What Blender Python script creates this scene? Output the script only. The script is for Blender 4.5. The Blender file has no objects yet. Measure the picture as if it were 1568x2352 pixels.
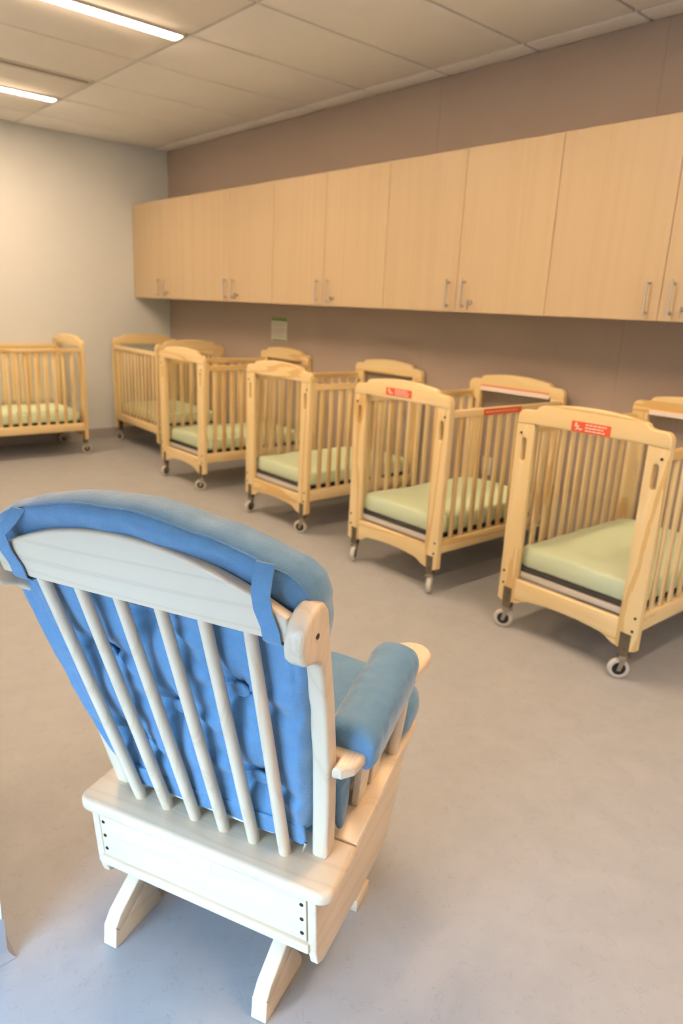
import bpy, bmesh, math, random
from mathutils import Vector, Matrix, noise
from math import sin, cos, pi, radians

C = bpy.context.scene.collection
scene = bpy.context.scene

# ------------------------------------------------------------------ camera
FPX, YAW, PITCH, ROLL, EYE = 1622.6, -0.846248, -0.279572, 0.049372, 1.3207
cam_data = bpy.data.cameras.new('camera')
cam = bpy.data.objects.new('camera', cam_data)
C.objects.link(cam)
scene.camera = cam
cam_data.sensor_fit = 'VERTICAL'
cam_data.sensor_height = 36.0
cam_data.lens = FPX / 2352 * 36.0
cam_data.clip_start = 0.02
_f = Vector((sin(YAW) * cos(PITCH), cos(YAW) * cos(PITCH), sin(PITCH)))
_r0 = Vector((cos(YAW), -sin(YAW), 0))
_u0 = _r0.cross(_f)
_r = cos(ROLL) * _r0 + sin(ROLL) * _u0
_u = -sin(ROLL) * _r0 + cos(ROLL) * _u0
cam.matrix_world = Matrix(((_r.x, _u.x, -_f.x, 0), (_r.y, _u.y, -_f.y, 0), (_r.z, _u.z, -_f.z, EYE), (0, 0, 0, 1)))
cam_data.dof.use_dof = True
cam_data.dof.focus_distance = 1.08
cam_data.dof.aperture_fstop = 4.5

# ------------------------------------------------------------------ world, exposure
scene.view_settings.view_transform = 'Standard'
scene.view_settings.look = 'None'
scene.view_settings.gamma = 1.0
scene.view_settings.use_curve_mapping = False
scene.view_settings.exposure = 1.0
scene.cycles.transparent_max_bounces = 32
SKY_COLOR, SKY_STRENGTH = (0.44, 0.70, 1.0), 17.5
LAMP_COLOR, LAMP_STRENGTH = (1.0, 0.68, 0.42), 54.0
world = bpy.data.worlds.new('sky')
scene.world = world
world.use_nodes = True
_bg = world.node_tree.nodes['Background']
_bg.inputs[0].default_value = (*SKY_COLOR, 1)
_bg.inputs[1].default_value = SKY_STRENGTH

# room plan (metres): camera stands at x = 0, y = 0
XL, YB, ZC = -6.66, 3.485, 2.66        # left wall, cabinet wall, ceiling
XA, YA = -1.285, 0.272                 # corner where the alcove wall ends
XR, YS = 4.2, -0.95                     # right wall, window wall
WX0, WX1, WZ0, WZ1 = -1.20, -0.05, 0.05, 1.01   # window opening

# the window's sky portal (guides sampling of the sky through the opening)
_pd = bpy.data.lights.new('window_portal', 'AREA')
_pd.shape = 'RECTANGLE'
_pd.size = WX1 - WX0
_pd.size_y = WZ1 - WZ0
_pd.cycles.is_portal = True
_po = bpy.data.objects.new('window_portal', _pd)
C.objects.link(_po)
_po.location = ((WX0 + WX1) / 2, YS - 0.08, (WZ0 + WZ1) / 2)
_po.rotation_euler = (radians(90), 0, 0)

# ------------------------------------------------------------------ materials
def new_mat(name):
    m = bpy.data.materials.new(name)
    m.use_nodes = True
    nt = m.node_tree
    return m, nt, nt.nodes['Principled BSDF']

def N(nt, kind, **kw):
    n = nt.nodes.new(kind)
    for k, v in kw.items():
        setattr(n, k, v)
    return n

def coords(nt, scale=(1, 1, 1), rot=(0, 0, 0), kind='Object'):
    tc = N(nt, 'ShaderNodeTexCoord')
    mp = N(nt, 'ShaderNodeMapping')
    mp.inputs['Scale'].default_value = scale
    mp.inputs['Rotation'].default_value = rot
    nt.links.new(tc.outputs[kind], mp.inputs['Vector'])
    return mp.outputs['Vector']

def ramp(nt, fac, stops):
    r = N(nt, 'ShaderNodeValToRGB')
    el = r.color_ramp.elements
    while len(el) < len(stops):
        el.new(0.5)
    for e, (p, c) in zip(el, stops):
        e.position = p
        e.color = (*c, 1)
    nt.links.new(fac, r.inputs['Fac'])
    return r.outputs['Color']

def noise_tex(nt, vec, scale, detail=4, rough=0.5, distortion=0.0):
    n = N(nt, 'ShaderNodeTexNoise')
    n.inputs['Scale'].default_value = scale
    n.inputs['Detail'].default_value = detail
    n.inputs['Roughness'].default_value = rough
    n.inputs['Distortion'].default_value = distortion
    nt.links.new(vec, n.inputs['Vector'])
    return n.outputs['Fac']

def bump(nt, bsdf, height, strength=0.2, dist=0.001):
    b = N(nt, 'ShaderNodeBump')
    b.inputs['Strength'].default_value = strength
    b.inputs['Distance'].default_value = dist
    nt.links.new(height, b.inputs['Height'])
    nt.links.new(b.outputs['Normal'], bsdf.inputs['Normal'])

def plain(name, col, rough=0.5, metal=0.0, spec=0.5):
    m, nt, b = new_mat(name)
    b.inputs['Base Color'].default_value = (*col, 1)
    b.inputs['Roughness'].default_value = rough
    b.inputs['Metallic'].default_value = metal
    b.inputs['Specular IOR Level'].default_value = spec
    return m

def wood(name, light, mid, dark, axis, rough=0.4, ring=9.0, stretch=0.07, contrast=1.0, coat=0.0, fine_lines=False):
    """grain running along axis ('X', 'Y' or 'Z') in the object's own space"""
    m, nt, b = new_mat(name)
    k = {'X': 0, 'Y': 1, 'Z': 2}[axis]
    sc = [1, 1, 1]
    sc[k] = stretch
    oi = N(nt, 'ShaderNodeObjectInfo')
    tc = N(nt, 'ShaderNodeTexCoord')
    off = N(nt, 'ShaderNodeVectorMath', operation='MULTIPLY_ADD')
    rnd = N(nt, 'ShaderNodeCombineXYZ')
    for i in range(3):
        nt.links.new(oi.outputs['Random'], rnd.inputs[i])
    nt.links.new(rnd.outputs[0], off.inputs[0])
    off.inputs[1].default_value = (7.3, 5.1, 3.7)
    nt.links.new(tc.outputs['Object'], off.inputs[2])
    mp = N(nt, 'ShaderNodeMapping')
    mp.inputs['Scale'].default_value = sc
    nt.links.new(off.outputs[0], mp.inputs['Vector'])
    v = mp.outputs['Vector']
    big = noise_tex(nt, v, ring, 2, 0.5, 0.6)
    mul = N(nt, 'ShaderNodeMath', operation='MULTIPLY')
    mul.inputs[1].default_value = 9.0
    nt.links.new(big, mul.inputs[0])
    fr = N(nt, 'ShaderNodeMath', operation='PINGPONG')
    fr.inputs[1].default_value = 1.0
    nt.links.new(mul.outputs[0], fr.inputs[0])
    fine = noise_tex(nt, v, 160, 3, 0.6)
    mix = N(nt, 'ShaderNodeMath', operation='MULTIPLY_ADD')
    mix.inputs[1].default_value = 0.35
    nt.links.new(fine, mix.inputs[0])
    nt.links.new(fr.outputs[0], mix.inputs[2])
    mid2 = tuple(l + (d - l) * contrast for l, d in zip(light, mid))
    drk2 = tuple(l + (d - l) * contrast for l, d in zip(light, dark))
    col = ramp(nt, mix.outputs[0], [(0.1, light), (0.55, mid2), (0.98, mid2), (1.12 if False else 1.0, drk2)])
    if fine_lines:
        mul.inputs[1].default_value = 22.0
        col = ramp(nt, fr.outputs[0], [(0.0, light), (0.72, mid2), (0.93, drk2), (1.0, mid2)])
    nt.links.new(col, b.inputs['Base Color'])
    b.inputs['Roughness'].default_value = rough
    b.inputs['Coat Weight'].default_value = coat
    b.inputs['Coat Roughness'].default_value = 0.25
    bump(nt, b, fine, 0.06, 0.0004)
    return m

PINE = ((0.83, 0.69, 0.41), (0.79, 0.63, 0.335), (0.67, 0.47, 0.20))
M = {}
for ax in 'XYZ':
    M['pine' + ax] = wood('pine_' + ax, *PINE, ax, rough=0.38, ring=6.0, coat=0.25)
    M['maple' + ax] = wood('maple_' + ax, (0.735, 0.605, 0.445), (0.72, 0.585, 0.42), (0.60, 0.455, 0.305), ax, rough=0.36, ring=5.0, stretch=0.10, contrast=0.55, coat=0.2, fine_lines=True)
M['laminate'] = wood('cabinet_laminate', (0.565, 0.455, 0.300), (0.555, 0.443, 0.290), (0.54, 0.428, 0.277), 'Z', rough=0.45, ring=7.0, stretch=0.03)
M['cabinet_body'] = plain('cabinet_body', (0.53, 0.42, 0.28), 0.5)
M['steel'] = plain('brushed_steel', (0.62, 0.60, 0.57), 0.32, 1.0)
M['dark_metal'] = plain('bronze_metal', (0.22, 0.19, 0.14), 0.42, 0.9)
M['zinc'] = plain('zinc', (0.45, 0.42, 0.36), 0.35, 1.0)
M['tyre'] = plain('grey_tyre', (0.55, 0.54, 0.49), 0.55)
M['black'] = plain('black_plastic', (0.018, 0.017, 0.018), 0.5)
M['bolt'] = plain('dark_bolt', (0.05, 0.03, 0.025), 0.4, 0.6)
M['white_board'] = plain('white_board', (0.72, 0.70, 0.68), 0.5)
M['orange'] = plain('orange_sticker', (0.80, 0.13, 0.045), 0.4)
M['yellow'] = plain('yellow_sticker', (0.85, 0.42, 0.02), 0.4)
M['sticker_white'] = plain('sticker_white', (0.85, 0.80, 0.76), 0.4)
M['paper'] = plain('paper', (0.72, 0.71, 0.68), 0.7)
M['green'] = plain('green_print', (0.16, 0.34, 0.06), 0.6)
M['print_grey'] = plain('grey_print', (0.50, 0.50, 0.47), 0.7)
M['plastic_white'] = plain('white_plastic', (0.80, 0.78, 0.74), 0.4)
M['white_fabric'] = plain('white_lining', (0.85, 0.85, 0.83), 0.8)
M['grid'] = plain('ceiling_grid', (0.50, 0.48, 0.45), 0.6)
M['grille'] = plain('diffuser_grille', (0.28, 0.26, 0.24), 0.5)
M['slot_dark'] = plain('diffuser_slot', (0.06, 0.055, 0.05), 0.6)
M['fixture'] = plain('fixture_white', (0.80, 0.79, 0.77), 0.5)
M['window_frame'] = plain('window_frame_metal', (0.45, 0.46, 0.47), 0.4, 0.6)
M['ground'] = plain('outside_ground', (0.10, 0.105, 0.10), 0.9)
M['baseboard'] = plain('cove_base_rubber', (0.33, 0.32, 0.33), 0.42)

def mat_wallpaint(name, col, fine=260, strength=0.12):
    m, nt, b = new_mat(name)
    v = coords(nt)
    n = noise_tex(nt, v, fine, 3, 0.6)
    n2 = noise_tex(nt, v, 3.0, 3, 0.5)
    c = ramp(nt, n2, [(0.3, tuple(x * 0.97 for x in col)), (0.7, col)])
    nt.links.new(c, b.inputs['Base Color'])
    b.inputs['Roughness'].default_value = 0.75
    b.inputs['Specular IOR Level'].default_value = 0.25
    bump(nt, b, n, strength, 0.0008)
    return m
M['wall_cream'] = mat_wallpaint('wall_cream', (0.70, 0.755, 0.81))
M['wall_taupe'] = mat_wallpaint('wall_taupe', (0.430, 0.365, 0.325), 420, 0.25)
M['ceiling_tile'] = mat_wallpaint('ceiling_tile', (0.85, 0.86, 0.86), 500, 0.2)

def mat_floor():
    m, nt, b = new_mat('floor_linoleum')
    v = coords(nt)
    cloud = noise_tex(nt, v, 9.0, 5, 0.6, 0.8)
    veins = noise_tex(nt, v, 22.0, 5, 0.6, 2.0)
    mask = noise_tex(nt, v, 26.0, 3, 0.6)
    c1 = ramp(nt, cloud, [(0.3, (0.350, 0.372, 0.405)), (0.7, (0.390, 0.412, 0.445))])
    # sparse short dark flecks
    ab = N(nt, 'ShaderNodeMath', operation='SUBTRACT'); ab.inputs[1].default_value = 0.5
    nt.links.new(veins, ab.inputs[0])
    ab2 = N(nt, 'ShaderNodeMath', operation='ABSOLUTE')
    nt.links.new(ab.outputs[0], ab2.inputs[0])
    line = N(nt, 'ShaderNodeMapRange')
    line.inputs['From Min'].default_value = 0.0
    line.inputs['From Max'].default_value = 0.020
    line.inputs['To Min'].default_value = 1.0
    line.inputs['To Max'].default_value = 0.0
    nt.links.new(ab2.outputs[0], line.inputs['Value'])
    mk = N(nt, 'ShaderNodeMapRange')
    mk.inputs['From Min'].default_value = 0.50
    mk.inputs['From Max'].default_value = 0.60
    nt.links.new(mask, mk.inputs['Value'])
    mm = N(nt, 'ShaderNodeMath', operation='MULTIPLY')
    nt.links.new(line.outputs[0], mm.inputs[0])
    nt.links.new(mk.outputs[0], mm.inputs[1])
    mm2 = N(nt, 'ShaderNodeMath', operation='MULTIPLY'); mm2.inputs[1].default_value = 0.42
    nt.links.new(mm.outputs[0], mm2.inputs[0])
    mixn = N(nt, 'ShaderNodeMix', data_type='RGBA')
    nt.links.new(mm2.outputs[0], mixn.inputs['Factor'])
    nt.links.new(c1, mixn.inputs['A'])
    mixn.inputs['B'].default_value = (0.22, 0.20, 0.19, 1)
    nt.links.new(mixn.outputs['Result'], b.inputs['Base Color'])
    b.inputs['Roughness'].default_value = 0.42
    b.inputs['Specular IOR Level'].default_value = 0.4
    return m
M['floor'] = mat_floor()

def mat_vinyl(name, col):
    m, nt, b = new_mat(name)
    v = coords(nt)
    vo = N(nt, 'ShaderNodeTexVoronoi')
    vo.inputs['Scale'].default_value = 420
    nt.links.new(v, vo.inputs['Vector'])
    n = noise_tex(nt, v, 45, 4, 0.6)
    c = ramp(nt, n, [(0.3, tuple(x * 0.93 for x in col)), (0.7, tuple(min(1, x * 1.07) for x in col))])
    nt.links.new(c, b.inputs['Base Color'])
    b.inputs['Roughness'].default_value = 0.55
    b.inputs['Specular IOR Level'].default_value = 0.4
    b.inputs['Sheen Weight'].default_value = 0.5
    b.inputs['Sheen Roughness'].default_value = 0.4
    bump(nt, b, vo.outputs['Distance'], 0.5, 0.001)
    return m
M['blue_vinyl'] = mat_vinyl('blue_vinyl', (0.108, 0.252, 0.435))

def mat_sheet():
    m, nt, b = new_mat('green_sheet')
    v = coords(nt)
    n = noise_tex(nt, v, 5, 3, 0.5)
    c = ramp(nt, n, [(0.3, (0.72, 0.88, 0.64)), (0.7, (0.75, 0.90, 0.68))])
    nt.links.new(c, b.inputs['Base Color'])
    b.inputs['Roughness'].default_value = 0.8
    b.inputs['Specular IOR Level'].default_value = 0.2
    n2 = noise_tex(nt, v, 22, 2, 0.5, 1.0)
    bump(nt, b, n2, 0.25, 0.004)
    return m
M['sheet'] = mat_sheet()

def mat_clear(name, tint, gloss_rough=0.02, ior=1.45):
    m = bpy.data.materials.new(name)
    m.use_nodes = True
    nt = m.node_tree
    nt.nodes.clear()
    out = N(nt, 'ShaderNodeOutputMaterial')
    tr = N(nt, 'ShaderNodeBsdfTransparent'); tr.inputs[0].default_value = (*tint, 1)
    gl = N(nt, 'ShaderNodeBsdfGlossy'); gl.inputs['Roughness'].default_value = gloss_rough
    # Schlick reflectance, the same from either side of the sheet
    lw = N(nt, 'ShaderNodeLayerWeight'); lw.inputs[0].default_value = 0.5
    pw = N(nt, 'ShaderNodeMath', operation='POWER'); pw.inputs[1].default_value = 5.0
    nt.links.new(lw.outputs['Facing'], pw.inputs[0])
    fr = N(nt, 'ShaderNodeMath', operation='MULTIPLY_ADD'); fr.inputs[1].default_value = 0.96; fr.inputs[2].default_value = 0.035
    nt.links.new(pw.outputs[0], fr.inputs[0])
    mx = N(nt, 'ShaderNodeMixShader')
    nt.links.new(fr.outputs[0], mx.inputs[0])
    nt.links.new(tr.outputs[0], mx.inputs[1])
    nt.links.new(gl.outputs[0], mx.inputs[2])
    nt.links.new(mx.outputs[0], out.inputs[0])
    return m
M['acrylic'] = mat_clear('clear_acrylic', (0.985, 0.985, 0.982))
M['glass'] = mat_clear('window_glass', (0.96, 0.97, 0.97))

def mat_emit(name, col, strength):
    m = bpy.data.materials.new(name)
    m.use_nodes = True
    nt = m.node_tree
    nt.nodes.clear()
    out = N(nt, 'ShaderNodeOutputMaterial')
    em = N(nt, 'ShaderNodeEmission')
    em.inputs[0].default_value = (*col, 1)
    em.inputs[1].default_value = strength
    nt.links.new(em.outputs[0], out.inputs[0])
    return m
M['lamp'] = mat_emit('lamp_diffuser', LAMP_COLOR, LAMP_STRENGTH)

# ------------------------------------------------------------------ mesh helpers
def mesh_from(bm, name, smooth=False):
    bmesh.ops.recalc_face_normals(bm, faces=bm.faces[:])
    me = bpy.data.meshes.new(name)
    bm.to_mesh(me)
    bm.free()
    if smooth:
        for p in me.polygons:
            p.use_smooth = True
    return me

def smooth_by_angle(me, deg=35):
    for p in me.polygons:
        p.use_smooth = True
    bm = bmesh.new(); bm.from_mesh(me)
    lim = radians(deg)
    for e in bm.edges:
        if len(e.link_faces) == 2 and e.calc_face_angle(0) > lim:
            e.smooth = False
    bm.to_mesh(me); bm.free()
    return me

def box_mesh(name, x0, x1, y0, y1, z0, z1, bev=0.0, seg=2):
    bm = bmesh.new()
    bmesh.ops.create_cube(bm, size=1)
    for v in bm.verts:
        v.co = Vector(((x0 + x1) / 2 + v.co.x * (x1 - x0), (y0 + y1) / 2 + v.co.y * (y1 - y0), (z0 + z1) / 2 + v.co.z * (z1 - z0)))
    if bev:
        bmesh.ops.bevel(bm, geom=bm.edges[:], offset=bev, segments=seg, affect='EDGES', profile=0.5)
    me = mesh_from(bm, name)
    if bev:
        smooth_by_angle(me, 30)
    return me

def tube_mesh(name, pts, radii, n=16, caps=True):
    """round tube through pts"""
    bm = bmesh.new()
    rings = []
    pts = [Vector(p) for p in pts]
    if not isinstance(radii, (list, tuple)):
        radii = [radii] * len(pts)
    ref = None
    for i, p in enumerate(pts):
        t = (pts[min(i + 1, len(pts) - 1)] - pts[max(i - 1, 0)]).normalized()
        if ref is None:
            ref = Vector((1, 0, 0)) if abs(t.x) < 0.9 else Vector((0, 1, 0))
        a = (ref - t * ref.dot(t)).normalized()
        b = t.cross(a)
        ref = a
        rings.append([bm.verts.new(p + (a * cos(2 * pi * k / n) + b * sin(2 * pi * k / n)) * radii[i]) for k in range(n)])
    for r0, r1 in zip(rings, rings[1:]):
        for k in range(n):
            bm.faces.new((r0[k], r0[(k + 1) % n], r1[(k + 1) % n], r1[k]))
    if caps:
        bm.faces.new(rings[0]); bm.faces.new(rings[-1])
    me = mesh_from(bm, name)
    return smooth_by_angle(me, 50)

def shape_mesh(name, loops, thick, bevel=0.0, fn=None, bev_res=2, sub_v=0):
    """flat outline(s) (first = outer, rest = holes) given thickness and rounded edges;
    fn maps (x, y, z) of the flat piece to its place"""
    cu = bpy.data.curves.new('tmp', 'CURVE')
    cu.dimensions = '2D'
    cu.fill_mode = 'BOTH'
    cu.extrude = thick / 2 - bevel
    cu.bevel_depth = bevel
    cu.bevel_resolution = bev_res
    cu.offset = -bevel
    for lp in loops:
        s = cu.splines.new('POLY')
        s.points.add(len(lp) - 1)
        for pt, (x, y) in zip(s.points, lp):
            pt.co = (x, y, 0, 1)
        s.use_cyclic_u = True
    o = bpy.data.objects.new('tmp', cu)
    C.objects.link(o)
    dg = bpy.context.evaluated_depsgraph_get()
    me = bpy.data.meshes.new_from_object(o.evaluated_get(dg))
    bpy.data.objects.remove(o)
    bpy.data.curves.remove(cu)
    bm = bmesh.new(); bm.from_mesh(me)
    bmesh.ops.remove_doubles(bm, verts=bm.verts[:], dist=1e-5)
    if fn:
        for v in bm.verts:
            v.co = Vector(fn(*v.co))
    bmesh.ops.recalc_face_normals(bm, faces=bm.faces[:])
    bm.to_mesh(me); bm.free()
    me.materials.clear()
    me.name = name
    return smooth_by_angle(me, 32)

def arc(cx, cy, r, a0, a1, n=6, ry=None):
    ry = r if ry is None else ry
    return [(cx + r * cos(radians(a0 + (a1 - a0) * i / n)), cy + ry * sin(radians(a0 + (a1 - a0) * i / n))) for i in range(n + 1)]

def rrect(x0, x1, y0, y1, r, n=5):
    return arc(x1 - r, y1 - r, r, 0, 90, n) + arc(x0 + r, y1 - r, r, 90, 180, n) + arc(x0 + r, y0 + r, r, 180, 270, n) + arc(x1 - r, y0 + r, r, 270, 360, n)

def join_meshes(name, meshes):
    bm = bmesh.new()
    for m in meshes:
        bm.from_mesh(m)
    me = bpy.data.meshes.new(name)
    bm.to_mesh(me); bm.free()
    for m in meshes:
        bpy.data.meshes.remove(m)
    return me

def obj(name, me, mat, parent=None, loc=None, rot=None):
    if len(me.materials) == 0:
        me.materials.append(mat)
    o = bpy.data.objects.new(name, me)
    C.objects.link(o)
    if parent is not None:
        o.parent = parent
    if loc is not None:
        o.location = loc
    if rot is not None:
        o.rotation_euler = rot
    return o

def empty(name, loc=(0, 0, 0), rz=0.0):
    o = bpy.data.objects.new(name, None)
    o.empty_display_size = 0.1
    C.objects.link(o)
    o.location = loc
    o.rotation_euler = (0, 0, rz)
    return o

def tag(o, label, cat, group=None):
    o['label'] = label
    o['category'] = cat
    if group:
        o['group'] = group
    return o

def struct(o, label=None):
    o['kind'] = 'structure'
    if label:
        o['label'] = label
    return o

def copy_tree(o, parent=None):
    c = o.copy()
    C.objects.link(c)
    c.parent = parent
    for ch in o.children:
        copy_tree(ch, c)
    return c

# ------------------------------------------------------------------ room shell
T = 0.15
# floor: main room plus alcove, one slab
fl = shape_mesh('floor', [[(XL - T, YA - T), (XA - T, YA - T), (XA - T, YS - T), (XR + T, YS - T), (XR + T, YB + T), (XL - T, YB + T)]], 0.1,
                fn=lambda x, y, z: (x, y, z - 0.05))
struct(obj('floor', fl, M['floor']), 'grey linoleum floor with faint marbling')
struct(obj('wall_left', box_mesh('wall_left', XL - T, XL, YA - T, YB + T, 0, ZC + 0.1), M['wall_cream']), 'cream painted wall on the left')
wb = struct(obj('wall_back', box_mesh('wall_back', XL, XR + T, YB + 0.012, YB + T, 0, ZC + 0.1), M['wall_taupe']), 'taupe wall behind the cabinets')
seams = [XL] + [-1.86 - 1.37 * k for k in (3, 2, 1, 0)] + [-0.49, 0.88, 2.25, 3.62, XR]
for a, b in zip(seams, seams[1:]):
    obj('wall_panel', box_mesh('wall_panel', a + 0.0004, b - 0.0004, YB, YB + 0.0125, 0, ZC, 0.0004, 1), M['wall_taupe'], wb)
struct(obj('wall_right', box_mesh('wall_right', XR, XR + T, YS - T, YB, 0, ZC + 0.1), M['wall_cream']), 'cream wall on the right')
struct(obj('wall_alcove', shape_mesh('wall_alcove', [[(XL, YA - T), (XA - T, YA - T), (XA - T, YS - T), (XA, YS - T), (XA, YA), (XL, YA)]], ZC + 0.1,
       fn=lambda x, y, z: (x, y, z + (ZC + 0.1) / 2)), M['wall_cream']), 'cream wall turning the corner beside the entrance')
wf = struct(obj('wall_front', shape_mesh('wall_front', [[(XA, 0), (XR, 0), (XR, ZC + 0.1), (XA, ZC + 0.1)], [(WX0, WZ0), (WX0, WZ1), (WX1, WZ1), (WX1, WZ0)]], T,
       fn=lambda x, y, z: (x, YS - T / 2 + z, y)), M['wall_cream']), 'cream wall with the window')
# window
wframe = []
for (x0, x1, z0, z1) in [(WX0, WX0 + 0.05, WZ0, WZ1), (WX1 - 0.05, WX1, WZ0, WZ1), (WX0 + 0.05, WX1 - 0.05, WZ0, WZ0 + 0.05), (WX0 + 0.05, WX1 - 0.05, WZ1 - 0.05, WZ1),
                         ((WX0 + WX1) / 2 - 0.025, (WX0 + WX1) / 2 + 0.025, WZ0 + 0.05, WZ1 - 0.05)]:
    wframe.append(box_mesh('f', x0, x1, YS - 0.11, YS - 0.04, z0, z1))
win = struct(obj('window_1', join_meshes('window_frame', wframe), M['window_frame']), 'metal framed window')
xm = (WX0 + WX1) / 2
for x0, x1 in ((WX0 + 0.05, xm - 0.025), (xm + 0.025, WX1 - 0.05)):
    obj('pane', box_mesh('pane', x0, x1, YS - 0.068, YS - 0.062, WZ0 + 0.05, WZ1 - 0.05), M['glass'], win)
struct(obj('ground', box_mesh('ground', -14, 14, YS - 16, YS - T - 0.01, -0.3, -0.02), M['ground']), 'ground outside the window')

# cove baseboards: a profile with a flared toe, run along a path
def cove(name, path, nrm_sign, h=0.098):
    """path: list of (x, y); the base stands to the side given by nrm_sign"""
    prof = [(0, 0), (0.016, 0), (0.0165, 0.002), (0.011, 0.006), (0.006, 0.013), (0.0035, 0.022), (0.003, h - 0.003), (0.0015, h), (0, h)]
    bm = bmesh.new()
    rings = []
    for i, p in enumerate(path):
        p = Vector(p)
        dirs = []
        if i > 0: dirs.append((p - Vector(path[i - 1])).normalized())
        if i < len(path) - 1: dirs.append((Vector(path[i + 1]) - p).normalized())
        ns = [Vector((-d.y, d.x)) * nrm_sign for d in dirs]
        n = ns[0] if len(ns) == 1 else (ns[0] + ns[1]) / (1 + ns[0].dot(ns[1]))
        rings.append([bm.verts.new((p.x + n.x * o, p.y + n.y * o, z)) for o, z in prof])
    for r0, r1 in zip(rings, rings[1:]):
        for k in range(len(prof) - 1):
            bm.faces.new((r0[k], r0[k + 1], r1[k + 1], r1[k]))
    bm.faces.new(rings[0]); bm.faces.new(rings[-1])
    return struct(obj(name, smooth_by_angle(mesh_from(bm, name), 40), M['baseboard']), 'grey rubber cove base')
cove('baseboard_left', [(XL, YB), (XL, YA)], 1)
cove('baseboard_back', [(XR, YB), (XL, YB)], 1)
cove('baseboard_alcove', [(XL, YA), (XA, YA), (XA, YS)], 1)

# ------------------------------------------------------------------ ceiling: grid, tiles
GX0, GY1, TX, TY = -3.1636, 3.3406, 0.6096, 1.2192
ceil = struct(obj('ceiling', box_mesh('ceiling', XL - T, XR + T, YS - T, YB + T, ZC + 0.012, ZC + 0.1), M['grid']), 'suspended ceiling of white tiles')
gx = sorted([GX0 + TX * k for k in range(-10, 16) if XL < GX0 + TX * k < XR])
gy = sorted([GY1 - TY * k for k in range(0, 8) if YS < GY1 - TY * k < YB])
xs = [XL] + gx + [XR]
ys = [YS] + gy + [YB]
lamp_cols = [GX0 + TX * k for k in (-4, -1, 2, 5, 8, 11)]      # lamps sit just left of these grid lines
vent_cols = [GX0 + TX * k for k in (-3,)]
lamp_row = (GY1 - 2 * TY, GY1 - TY)
tile_cache = {}
G = 0.008
for i in range(len(xs) - 1):
    for j in range(len(ys) - 1):
        x0, x1, y0, y1 = xs[i], xs[i + 1], ys[j], ys[j + 1]
        cx, cy = (x0 + x1) / 2, (y0 + y1) / 2
        if x0 < XA and y1 < YA - 0.02 and x1 < XA:
            continue
        special = None
        if abs(y1 - lamp_row[1]) < 0.01:
            if any(abs(x1 - l) < 0.01 for l in lamp_cols): special = 0.125
            if any(abs(x1 - l) < 0.01 for l in vent_cols): special = 0.115
        if special:
            x1 -= special
        w, d = x1 - x0, y1 - y0
        key = (round(w, 3), round(d, 3))
        if key not in tile_cache:
            me = box_mesh('ceiling_tile', -w / 2 + G, w / 2 - G, -d / 2 + G, d / 2 - G, 0, 0.016, 0.003, 2)
            tile_cache[key] = me
        obj('ceiling_tile', tile_cache[key], M['ceiling_tile'], ceil, ((x0 + x1) / 2, cy, ZC - 0.003))

lamp_names = ['warm white linear ceiling light nearest the left wall', 'warm white linear ceiling light cut off by the top edge of the picture',
              ]
def ceiling_lamp(x1, label):
    t = empty('ceiling_light', (x1 - 0.066, (lamp_row[0] + lamp_row[1]) / 2, ZC - 0.006))
    L = 1.18
    obj('housing', shape_mesh('housing', [rrect(-0.056, 0.056, -L / 2, L / 2, 0.02), rrect(-0.046, 0.046, -L / 2 + 0.01, L / 2 - 0.01, 0.018)], 0.022, 0.001,
        fn=lambda x, y, z: (x, y, z + 0.006)), M['fixture'], t)
    obj('diffuser', shape_mesh('diffuser', [rrect(-0.0455, 0.0455, -L / 2 + 0.0105, L / 2 - 0.0105, 0.018)], 0.012, 0.002, fn=lambda x, y, z: (x, y, z + 0.002)), M['lamp'], t)
    tag(t, label, 'ceiling light', 'linear ceiling lights')
    return t
for k, lab in ((-4, 'short lit ceiling strip at the left edge, nearest the cream wall'),
               (-1, 'long lit ceiling strip running out of the top of the picture'),
               (2, 'warm linear ceiling light above the middle cribs'),
               (5, 'warm linear ceiling light above the space beside the rocker'),
               (8, 'warm linear ceiling light second from the right wall'),
               (11, 'warm linear ceiling light nearest the right wall')):
    ceiling_lamp(GX0 + TX * k, lab)
# slot diffuser
t = empty('air_diffuser', (vent_cols[0] - 0.062, (lamp_row[0] + lamp_row[1]) / 2, ZC - 0.004))
obj('frame', shape_mesh('frame', [rrect(-0.036, 0.036, -0.59, 0.59, 0.003, 1), rrect(-0.024, 0.024, -0.58, 0.58, 0.002, 1)], 0.010, 0.001, fn=lambda x, y, z: (x, y, z + 0.006)), M['fixture'], t)
obj('backing', box_mesh('backing', -0.0235, 0.0235, -0.579, 0.579, 0.008, 0.011), M['slot_dark'], t)
for sx in (-0.016, 0.0, 0.016):
    obj('vane', box_mesh('vane', sx - 0.0042, sx + 0.0042, -0.579, 0.579, 0.001, 0.0079), M['grille'], t)
tag(t, 'dark linear slot diffuser in the ceiling between the two lit strips', 'air vent')

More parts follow.
